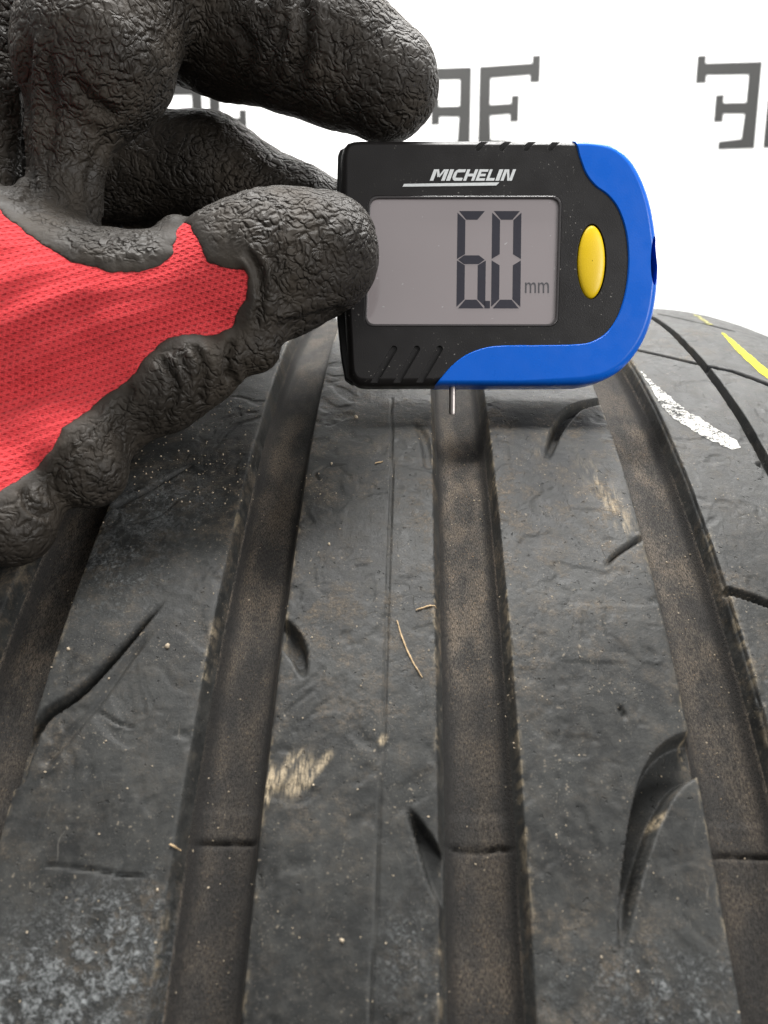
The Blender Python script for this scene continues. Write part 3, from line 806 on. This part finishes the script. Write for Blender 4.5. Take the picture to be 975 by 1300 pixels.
# figures on the display: thin dark segments
def flat(name, polys, mat, parent, w0, w1):
    V, F = [], []
    for P in polys:
        P = ccw(P); n0, n = len(V), len(P)
        for w in (w1, w0): V += [(p[0] * MM, p[1] * MM, w * MM) for p in P]
        F.append(tuple(n0 + k for k in range(n))); F.append(tuple(n0 + n + k for k in range(n))[::-1])
        for k in range(n): F.append((n0 + k, n0 + n + k, n0 + n + (k + 1) % n, n0 + (k + 1) % n))
    me = bpy.data.meshes.new(name); me.from_pydata(V, [], F)
    return link(name, me, mat, parent, smooth_shade=False)
def digit(x0, x1, y0, y1, segs):
    t, g = 11.0, 1.0; ym = (y0 + y1) / 2; L = []
    k = 0.5
    if 'a' in segs: L.append([(x0 + g + 1, y0), (x1 - g - 1, y0), (x1 - t - g * 0.2, y0 + t), (x0 + t + g * 0.2, y0 + t)])
    if 'd' in segs: L.append([(x0 + g + 1, y1), (x1 - g - 1, y1), (x1 - t - g * 0.2, y1 - t), (x0 + t + g * 0.2, y1 - t)])
    if 'f' in segs: L.append([(x0, y0 + g + 1), (x0 + t - g, y0 + t + g * .6), (x0 + t - g, ym - t * .55 - g), (x0, ym - g)])
    if 'e' in segs: L.append([(x0, y1 - g - 1), (x0 + t - g, y1 - t - g * .6), (x0 + t - g, ym + t * .55 + g), (x0, ym + g)])
    if 'b' in segs: L.append([(x1, y0 + g + 1), (x1 - t + g, y0 + t + g * .6), (x1 - t + g, ym - t * .55 - g), (x1, ym - g)])
    if 'c' in segs: L.append([(x1, y1 - g - 1), (x1 - t + g, y1 - t - g * .6), (x1 - t + g, ym + t * .55 + g), (x1, ym + g)])
    if 'g' in segs: L.append([(x0 + g * 1.5, ym), (x0 + t * .8, ym - t * .5), (x1 - t * .8, ym - t * .5), (x1 - g * 1.5, ym), (x1 - t * .8, ym + t * .5), (x0 + t * .8, ym + t * .5)])
    return [[px_g(x + (391 - y) * 0.012, y, -0.55) for x, y in P] for P in L]
flat('digit', digit(579.5, 616, 268, 391.5, 'acdefg'), M['ink'], scr, -0.56, -0.50)['label'] = 'seven segment figure 6'
flat('digit', digit(623.5, 660.5, 268, 391.5, 'abcdef'), M['ink'], scr, -0.56, -0.50)['label'] = 'seven segment figure 0'
flat('decimal_point', [[px_g(x, y, -0.55) for x, y in ((615, 382), (622, 382), (622, 391.5), (615, 391.5))]], M['ink'], scr, -0.56, -0.50)
def text(name, body, box_px, mat, parent, w, shear=0.0, bold=0.0, thick=0.03):
    """lettering fitted to a pixel box on the gauge face"""
    c = bpy.data.curves.new(name, 'FONT'); c.body = body; c.shear = shear; c.offset = bold; c.size = 1.0
    o = bpy.data.objects.new(name, c); COL.objects.link(o)
    bpy.context.view_layer.update()
    me = bpy.data.meshes.new_from_object(o.evaluated_get(bpy.context.evaluated_depsgraph_get()))
    bpy.data.objects.remove(o)
    v = np.zeros(len(me.vertices) * 3); me.vertices.foreach_get('co', v); v = v.reshape(-1, 3)
    lo, hi = v.min(0), v.max(0)
    p0, p1 = px_g(box_px[0], box_px[3], w), px_g(box_px[2], box_px[1], w)
    v[:, 0] = (p0[0] + (v[:, 0] - lo[0]) / (hi[0] - lo[0]) * (p1[0] - p0[0])) * MM
    v[:, 1] = (p0[1] + (v[:, 1] - lo[1]) / (hi[1] - lo[1]) * (p1[1] - p0[1])) * MM
    v[:, 2] = (w + thick) * MM
    me.vertices.foreach_set('co', v.ravel()); me.update()
    o = link(name, me, mat, parent, smooth_shade=False)
    md = o.modifiers.new('thick', 'SOLIDIFY'); md.thickness = thick * 1.5 * MM; md.offset = -1
    return o
text('unit_lettering', 'mm', (666.5, 358.5, 697, 372), M['inkgrey'], scr, -0.55, thick=0.04)
LET = {'M': [[(0, 0), (.24, 0), (.24, 1), (0, 1)], [(.76, 0), (1, 0), (1, 1), (.76, 1)], [(.2, 1), (.34, 1), (.56, .42), (.42, .3)], [(.66, 1), (.8, 1), (.58, .3), (.46, .36)]],
       'I': [[(0, 0), (1, 0), (1, 1), (0, 1)]], 'H': [[(0, 0), (.28, 0), (.28, 1), (0, 1)], [(.72, 0), (1, 0), (1, 1), (.72, 1)], [(.27, .38), (.73, .38), (.73, .62), (.27, .62)]],
       'C': [[(.12, .1), (.3, .26), (.3, .74), (.12, .9), (0, .7), (0, .3)], [(.1, .89), (.29, .73), (1, .75), (1, 1), (.3, 1)], [(.1, .11), (.3, 0), (1, 0), (1, .25), (.29, .27)]],
       'E': [[(0, 0), (.32, 0), (.32, 1), (0, 1)], [(.31, .78), (1, .78), (1, 1), (.31, 1)], [(.31, .39), (.9, .39), (.9, .61), (.31, .61)], [(.31, 0), (1, 0), (1, .22), (.31, .22)]],
       'L': [[(0, 0), (.34, 0), (.34, 1), (0, 1)], [(.33, 0), (1, 0), (1, .24), (.33, .24)]], 'N': [[(0, 0), (.27, 0), (.27, 1), (0, 1)], [(.73, 0), (1, 0), (1, 1), (.73, 1)], [(.2, 1), (.4, 1), (.8, 0), (.6, 0)]]}
polys, x = [], 0.0
for ch, wd in zip('MICHELIN', (19, 5, 13.5, 14, 11.5, 10.5, 5, 14.5)):
    for P in LET[ch]:
        polys.append([px_g(545.5 + x + u * wd + v_ * 5.5, 229.5 - v_ * 14.5) for u, v_ in P])
    x += wd + 1.6
flat('brand_lettering', polys, M['print'], gauge, -0.02, 0.03)
flat('brand_underline', [[px_g(x, y) for x, y in ((513, 233.5), (634, 231.5), (630, 235.5), (511, 237))]], M['print'], gauge, -0.02, 0.035)
# probe
bm = bmesh.new()
p_top, p_bot = px_g(574.5, 480, -4.5), px_g(574.5, 526, -4.5)
L = (p_top[1] - p_bot[1])
bmesh.ops.create_cone(bm, cap_ends=True, segments=20, radius1=0.78 * MM, radius2=0.78 * MM, depth=L * MM,
    matrix=Matrix.Translation((p_top[0] * MM, (p_top[1] + p_bot[1]) / 2 * MM, -4.5 * MM)) @ Matrix.Rotation(math.pi / 2, 4, 'X'))
bmesh.ops.bevel(bm, geom=[e for e in bm.edges if len(e.link_faces) == 2 and any(len(f.verts) > 4 for f in e.link_faces)], offset=0.00018, segments=2, affect='EDGES')
me = bpy.data.meshes.new('probe'); bm.to_mesh(me); bm.free()
finish(link('probe', me, M['steel'], gauge), 40)

# ================================================================ gloved hand
VX = 0.62
def J(x, y, d, rpx, flatten=1.0):
    return (at(x, y, d), rpx * d / FPX)
chains = []   # (blend, [(point, radius)...])
def chain(k, *js): chains.append((k, [J(*j) for j in js]))
# palm body behind, and the hollow of the hand
chain(6, (-190, 330, 205, 120), (20, 330, 212, 105))
chain(6, (-60, 200, 200, 110), (40, 180, 205, 80))
chain(6, (-40, 360, 222, 90), (150, 330, 226, 60), (250, 330, 224, 42))
# middle finger, reaching behind the gauge
chain(4, (20, 210, 205, 66), (150, 205, 206, 68), (262, 214, 203, 64), (370, 268, 200, 55), (470, 300, 199, 46))
# index finger: from the palm up to the bent joint, then over to the top of the gauge
chain(2, (40, 330, 168, 55), (80, 255, 165, 44), (88, 180, 164, 49), (120, 75, 163, 96), (150, -20, 168, 100), (230, -45, 175, 95))
chain(2.5, (225, 5, 187, 92), (300, 28, 182, 90), (380, 50, 177, 86), (430, 72, 176, 80), (488, 105, 175.5, 69))
# glove bunched at the far left
chain(2.2, (-40, 320, 174, 55), (-14, 230, 171, 42), (-14, 120, 170, 45), (-22, 0, 170, 55), (-20, -120, 175, 70))
# thumb: ball, base, joint and tip
chain(7, (-230, 455, 172, 240), (-70, 445, 168, 205), (30, 438, 164, 168), (110, 428, 160, 122), (170, 405, 157, 92), (240, 382, 156, 76))
chain(5, (230, 382, 156, 76), (300, 352, 156, 78), (352, 335, 157, 82), (405, 322, 158.5, 77))
chain(3, (318, 398, 153, 52), (322, 440, 153, 33))
chain(2.5, (224, 300, 156, 26), (232, 330, 157, 34))
# folds of the coating under the thumb
chain(3, (290, 425, 153, 42), (250, 458, 152, 54), (205, 488, 152, 56), (160, 505, 153, 52))
chain(5, (20, 570, 150, 75), (98, 578, 147, 56), (118, 604, 146, 36))
chain(6, (200, 470, 154, 48), (130, 522, 152, 46), (60, 575, 149, 52), (-20, 630, 145, 60))
chain(5, (-60, 620, 145, 90), (-5, 648, 141, 64), (22, 672, 139, 44))
allp = np.array([p for k, c in chains for p, r in c]); allr = np.array([r for k, c in chains for p, r in c])
lo = (allp - allr[:, None]).min(0) - 4; hi = (allp + allr[:, None]).max(0) + 4
xmin = at(-150, 400, 165)[0]; lo[0] = max(lo[0], xmin - 12)
dims = np.ceil((hi - lo) / VX).astype(int) + 1
gx, gy, gz = [lo[q] + VX * np.arange(dims[q], dtype=np.float32) for q in range(3)]
D = np.full(dims, 1e3, np.float32)
def add_cone(D, p, r0, q, r1, k, target=None):
    pad = k + 3
    l = np.minimum(p - r0, q - r1) - pad; h = np.maximum(p + r0, q + r1) + pad
    i0 = np.clip(((l - lo) / VX).astype(int), 0, dims); i1 = np.clip(((h - lo) / VX).astype(int) + 1, 0, dims)
    if (i1 <= i0).any(): return
    X = gx[i0[0]:i1[0], None, None] - np.float32(p[0]); Y = gy[None, i0[1]:i1[1], None] - np.float32(p[1]); Z = gz[None, None, i0[2]:i1[2]] - np.float32(p[2])
    b = (q - p).astype(np.float32); bb = float(b @ b) + 1e-6
    t = np.clip((X * b[0] + Y * b[1] + Z * b[2]) / bb, 0, 1)
    d = np.sqrt((X - t * b[0]) ** 2 + (Y - t * b[1]) ** 2 + (Z - t * b[2]) ** 2) - (r0 + (r1 - r0) * t)
    sub = D[i0[0]:i1[0], i0[1]:i1[1], i0[2]:i1[2]]
    hh = np.maximum(k - np.abs(sub - d), 0) / k
    sub[...] = np.minimum(sub, d) - hh * hh * (k * 0.25)
for k, c in chains:
    Dc = D
    for (p, r0), (q, r1) in zip(c[:-1], c[1:]): add_cone(D, p, r0, q, r1, k)

for q in range(3):                                 # close the surface where the wrist leaves the block
    ix = [slice(None)] * 3
    for e_ in (0, 1, -1, -2): ix[q] = e_; D[tuple(ix)] = np.maximum(D[tuple(ix)], 0.3)
def surface_nets(D, lo, h):
    ins = (D < 0)
    nx, ny, nz = D.shape
    c = np.zeros((nx - 1, ny - 1, nz - 1), np.uint8)
    for a in (0, 1):
        for b in (0, 1):
            for d in (0, 1): c += ins[a:nx - 1 + a, b:ny - 1 + b, d:nz - 1 + d]
    act = np.argwhere((c > 0) & (c < 8))
    ids = -np.ones(c.shape, np.int32); ids[tuple(act.T)] = np.arange(len(act))
    acc = np.zeros((len(act), 3)); cnt = np.zeros(len(act))
    corners = [(a, b, d) for a in (0, 1) for b in (0, 1) for d in (0, 1)]
    for p in corners:
        for ax in range(3):
            if p[ax] == 1: continue
            q = list(p); q[ax] = 1
            v0 = D[tuple((act + p).T)]; v1 = D[tuple((act + q).T)]
            m = (v0 < 0) != (v1 < 0)
            t = np.where(m, v0 / np.where(m, v0 - v1, 1), 0)
            pt = np.tile(np.array(p, float), (len(act), 1)); pt[:, ax] += t
            acc[m] += pt[m]; cnt[m] += 1
    V = lo + h * (act + acc / cnt[:, None])
    quads = []
    for ax in range(3):
        sl0 = [slice(None)] * 3; sl1 = [slice(None)] * 3
        sl0[ax] = slice(0, -1); sl1[ax] = slice(1, None)
        A, B = ins[tuple(sl0)], ins[tuple(sl1)]
        e = np.argwhere(A != B)
        o1, o2 = [(1, 2), (2, 0), (0, 1)][ax]
        ok = (e[:, o1] > 0) & (e[:, o2] > 0) & (e[:, o1] < D.shape[o1] - 1) & (e[:, o2] < D.shape[o2] - 1)
        e = e[ok]; fl_ = A[tuple(e.T)]
        def cell(d1, d2):
            z = e.copy(); z[:, o1] -= d1; z[:, o2] -= d2; return ids[tuple(z.T)]
        q = np.stack([cell(1, 1), cell(0, 1), cell(0, 0), cell(1, 0)], 1)
        q[~fl_] = q[~fl_][:, ::-1]
        quads.append(q)
    Q = np.concatenate(quads)
    return V, Q[(Q >= 0).all(1)]
HV, HQ = surface_nets(D, lo, VX)
del D
# relax the voxel steps
for _ in range(3):
    acc = np.zeros_like(HV); cnt = np.zeros(len(HV))
    for a, b in ((0, 1), (1, 2), (2, 3), (3, 0)):
        np.add.at(acc, HQ[:, a], HV[HQ[:, b]]); np.add.at(cnt, HQ[:, a], 1)
        np.add.at(acc, HQ[:, b], HV[HQ[:, a]]); np.add.at(cnt, HQ[:, b], 1)
    HV = HV * 0.45 + 0.55 * acc / cnt[:, None]
def vnormals(V, Q):
    n = np.cross(V[Q[:, 2]] - V[Q[:, 0]], V[Q[:, 3 if Q.shape[1] == 4 else 1]] - V[Q[:, 1 if Q.shape[1] == 4 else 0]])
    N = np.zeros_like(V)
    for k in range(Q.shape[1]): np.add.at(N, Q[:, k], n)
    return N / (np.linalg.norm(N, axis=1, keepdims=True) + 1e-12)
HN = vnormals(HV, HQ)
toward = CAM - HV; toward /= np.linalg.norm(toward, axis=1, keepdims=True)
facing = (HN * toward).sum(1)
if np.median(facing[(np.abs(HV - at(60, 440, 140)).max(1) < 12)]) < 0: HN = -HN; HQ = HQ[:, ::-1]; facing = -facing
hx_, hy_ = to_px(HV)
red_px = [(-60, 225), (0, 265), (44, 301), (91, 331), (135, 343), (176, 345), (206, 335), (219, 318), (222, 290), (233, 280), (242, 285), (252, 307), (263, 331), (288, 341), (310, 343), (315, 351),
          (310, 382), (299, 402), (294, 416), (271, 426), (250, 424), (230, 423), (203, 434), (183, 453), (172, 474), (135, 500), (95, 531), (78, 541), (68, 568), (51, 588), (20, 612), (0, 620), (-60, 660), (-400, 700), (-400, 200)]
sd = poly_sd(hx_, hy_, red_px) * 0.158
sd += (fbm(HV * 0.5, 61, 3) - 0.5) * 1.1
dep = (HV - CAM) @ FWD
back = (facing < -0.15) | (dep > 176)
sd = np.where(back, np.maximum(sd, 3.0), sd)
# crinkles: real relief for the larger ones
wr = smooth(0.8, 4.5, sd)
tipx = smooth(240, 300, hx_) * smooth(230, 240, hy_) * (dep < 172)
wr = np.maximum(wr, 0.0)
nail = np.exp(-((hx_ - 292) / 30) ** 2 - ((hy_ - 332) / 34) ** 2) * (dep < 165)
wr = wr * (1 - 0.95 * np.clip(nail * 1.4, 0, 1)) * (0.50 + 0.65 * smooth(0.34, 0.60, fbm(HV * 0.085, 66, 2)))
warp = np.stack([noise(HV * 0.33, 62), noise(HV * 0.33, 63), noise(HV * 0.33, 64)], 1) * 2.6
rid = np.abs(noise(HV * 0.34 + warp * 0.34, 65) - 0.5) * 2
HV = HV + HN * ((smooth(0.0, 0.45, rid) - 0.6) * 0.20 * wr + (fbm(HV * 0.09, 67, 2) - 0.5) * 1.2 * smooth(0, 3, sd))[:, None]
# creases at the joints and folds in the coating
def crease(path, width, depth, dmin=0, dmax=400):
    global HV
    d, t_ = line_dist(hx_, hy_, spline(path, 6)); m_ = (dep > dmin) & (dep < dmax) & (facing > -0.1)
    g = np.exp(-(d / width) ** 2) - 0.45 * np.exp(-((d - 1.7 * width) / width) ** 2)
    HV = HV - HN * (depth * g * m_ * smooth(-0.02, 0.12, t_) * smooth(1.02, 0.85, t_))[:, None]
crease([(372, -40), (384, 10), (386, 55), (374, 105)], 11, 1.6, 150)
crease([(356, -40), (362, 15), (356, 60)], 7, 0.8, 150)
crease([(300, 30), (318, 60), (312, 110)], 8, 0.7, 150)
crease([(36, 40), (34, 120), (36, 200), (42, 262)], 7, 1.3)
crease([(60, 60), (66, 140), (62, 210)], 8, 0.8)
crease([(150, 150), (120, 130), (90, 95)], 9, 1.0)
crease([(125, 290), (112, 240), (122, 200), (140, 165)], 6, 0.7)
crease([(312, 318), (326, 342), (331, 380), (322, 420)], 6, 0.9, 0, 168)
crease([(345, 418), (392, 405), (440, 392)], 8, 0.8, 0, 170)
crease([(296, 430), (288, 455), (292, 490)], 6, 1.6)
crease([(246, 438), (258, 470), (250, 515)], 6, 1.0)
crease([(205, 455), (222, 490), (208, 540)], 6, 0.9)
crease([(170, 490), (150, 525), (150, 560)], 8, 0.6)
crease([(95, 565), (75, 590), (66, 620), (80, 645)], 6, 0.7)
crease([(30, 620), (40, 645), (66, 655)], 6, 1.2)
# long drape folds of the knit and a hollow below the thumb joint
HT = np.concatenate([HQ[:, [0, 1, 2]], HQ[:, [0, 2, 3]]])
hand_loc = at(-60, 440, 168)
hand = empty('gloved_hand', hand_loc * MM)
tag(hand, 'hand in a red knit glove with crinkled black rubber coating, holding the gauge', 'hand')
ca, sa = math.cos(math.radians(24)), math.sin(math.radians(24))
P2 = HV - hand_loc; pu, pv = P2 @ RGT, P2 @ UPV
bend = 0.0045 * (pu - 20) ** 2 * np.sign(pu - 20) * 0.25
kst = np.stack([pu * ca + pv * sa, -pu * sa + pv * ca + bend, (HV - hand_loc) @ FWD * 0.5], 1)
# knit
v, t, (k_, n_, s_), _ = clip_mesh(HV, HT, sd - 0.6, [kst, HN, sd])
fold = 0.38 * np.sin(k_[:, 1] * 0.85 + 1.2 * np.sin(k_[:, 0] * 0.12)) * smooth(-1, -6, s_) * smooth(30, 5, np.abs(k_[:, 0] - 30))
v = v + n_ * (-0.50 + 0.20 * smooth(-0.5, -5, s_) + fold)[:, None]
me = mesh_np('knit_back', v - hand_loc, t); attr(me, 'st', k_ + 400.0); link('knit_back', me, M['knit'], hand)
# coating, with a real edge standing on the knit
v, t, (k_, n_, s_, w_), ed = clip_mesh(HV, HT, -sd, [kst, HN, sd, wr])
v = v + n_ * (-0.42 * np.exp(-s_ / 0.7) + 0.12 * smooth(0, 1.8, s_))[:, None]
nv = len(v); ue = np.unique(ed); mp = np.zeros(nv, np.int64); mp[ue] = nv + np.arange(len(ue))
v = np.concatenate([v, v[ue] - n_[ue] * 1.0])
q = np.concatenate([np.stack([ed[:, 1], ed[:, 0], mp[ed[:, 0]]], 1), np.stack([ed[:, 1], mp[ed[:, 0]], mp[ed[:, 1]]], 1)])
t = np.concatenate([t, q])
me = mesh_np('rubber_coating', v - hand_loc, t)
attr(me, 'st', np.concatenate([k_, k_[ue]])); attr(me, 'wrinkle', np.concatenate([w_, w_[ue]]))
link('rubber_coating', me, M['latex'], hand)

# ================================================================ dirt lying on the tread
def tread_point(s, a, lift=0.0):
    h = tread_height(np.array([s]), np.array([a]))[0]; r = R0 + h + lift; t_ = a / R0
    x, y, z = s, -r * math.sin(t_), r * math.cos(t_)
    return np.array([x * cT - y * sT + TX, x * sT + y * cT, z]), np.array([math.sin(t_) * sT, -math.sin(t_) * cT, math.cos(t_)])
ico = bmesh.new(); bmesh.ops.create_icosphere(ico, subdivisions=1, radius=1)
ICOV = np.array([v.co[:] for v in ico.verts]); ICOF = np.array([[v.index for v in f.verts] for f in ico.faces]); ico.free()
gv, gf = [], []
spots = []
for _ in range(150): spots.append((rng.uniform(170, 330), rng.uniform(500, 640), rng.uniform(0.08, 0.2)))
for _ in range(240): spots.append((rng.uniform(0, 975), rng.uniform(515, 1300), rng.uniform(0.05, 0.16)))
for c_px in ((395, 600), (560, 560), (590, 620), (790, 650), (880, 700), (930, 880), (250, 1050), (640, 900)):
    for _ in range(16): spots.append((rng.normal(c_px[0], 18), rng.normal(c_px[1], 30), rng.uniform(0.05, 0.17)))
for (x, y, r) in spots:
    s, a = px_tread(x, y)
    p, n = tread_point(s, a, r * 0.3)
    sc = r * rng.uniform(0.6, 1.5, 3)
    b = ICOV * (1 + 0.25 * rng.normal(size=(len(ICOV), 1))) * sc
    gf.append(ICOF + len(gv) * len(ICOV)); gv.append(b + p)
tag(link('grit', mesh_np('grit', np.concatenate(gv), np.concatenate(gf)), M['grit'], None, False), 'fine pale grit scattered over the tread ribs', 'grit', kind='stuff')
def crumb(x, y, r, label):
    s, a = px_tread(x, y); p, n = tread_point(s, a, r * 0.35)
    b = ICOV * (1 + 0.22 * rng.normal(size=(len(ICOV), 1))) * (r * rng.uniform(0.7, 1.3, 3))
    o = link('grit_crumb', mesh_np('grit_crumb', b, ICOF), M['grit'], None, False); o.location = p * MM
    tag(o, label, 'grit', 'larger crumbs of grit on the tread')
crumb(452, 530, 0.42, 'pale crumb of grit just below the lower left corner of the gauge')
crumb(213, 820, 0.45, 'tan crumb of grit beside the curved slit on the left rib')
crumb(418, 691, 0.36, 'tan crumb of grit midway along the middle rib')
crumb(434, 1194, 0.36, 'orange tan crumb of grit low on the middle rib')
crumb(421, 589, 0.3, 'white crumb of grit on the middle rib below the gauge')
crumb(87, 824, 0.34, 'tan crumb of grit near the upper end of the left rib edge')
def straw(path_px, r, label):
    pts = spline([px_tread(*p) for p in path_px], 6); V_, F_ = [], []
    C3 = []
    for i, (s, a) in enumerate(pts): C3.append(tread_point(s, a, r * 0.9 + 0.1 * math.sin(i))[0])
    C3 = np.array(C3); n = 7
    for i, c in enumerate(C3):
        t_ = C3[min(i + 1, len(C3) - 1)] - C3[max(i - 1, 0)]; t_ /= np.linalg.norm(t_)
        a_ = np.cross(t_, [0.3, 0.2, 0.9]); a_ /= np.linalg.norm(a_); b_ = np.cross(t_, a_)
        rr_ = r * (0.55 + 0.45 * math.sin(math.pi * (i + 0.6) / (len(C3) + 0.2))) * (1 + 0.2 * math.sin(i * 2.3))
        for k in range(n): V_.append(c + rr_ * (math.cos(2 * math.pi * k / n) * a_ + 0.7 * math.sin(2 * math.pi * k / n) * b_))
    for i in range(len(C3) - 1):
        for k in range(n): F_.append((i * n + k, i * n + (k + 1) % n, (i + 1) * n + (k + 1) % n, (i + 1) * n + k))
    V_ = np.array(V_); o0 = V_[0].copy()
    o = link('straw_stem', mesh_np('straw_stem', V_ - o0, F_), M['straw']); o.location = o0 * MM
    tag(o, label, 'straw', 'bits of dry straw on the tread')
straw([(504, 788), (510, 808), (518, 828), (526, 844), (536, 860)], 0.17, 'longest thin dry straw stem on the middle rib')
straw([(528, 775), (540, 771), (554, 768)], 0.18, 'short dry straw stem against the left edge of the middle groove')
straw([(476, 589), (486, 586)], 0.2, 'tiny straw chip on the middle rib below the gauge')
straw([(216, 1072), (224, 1076)], 0.22, 'tiny straw chip at the left edge of the left groove')
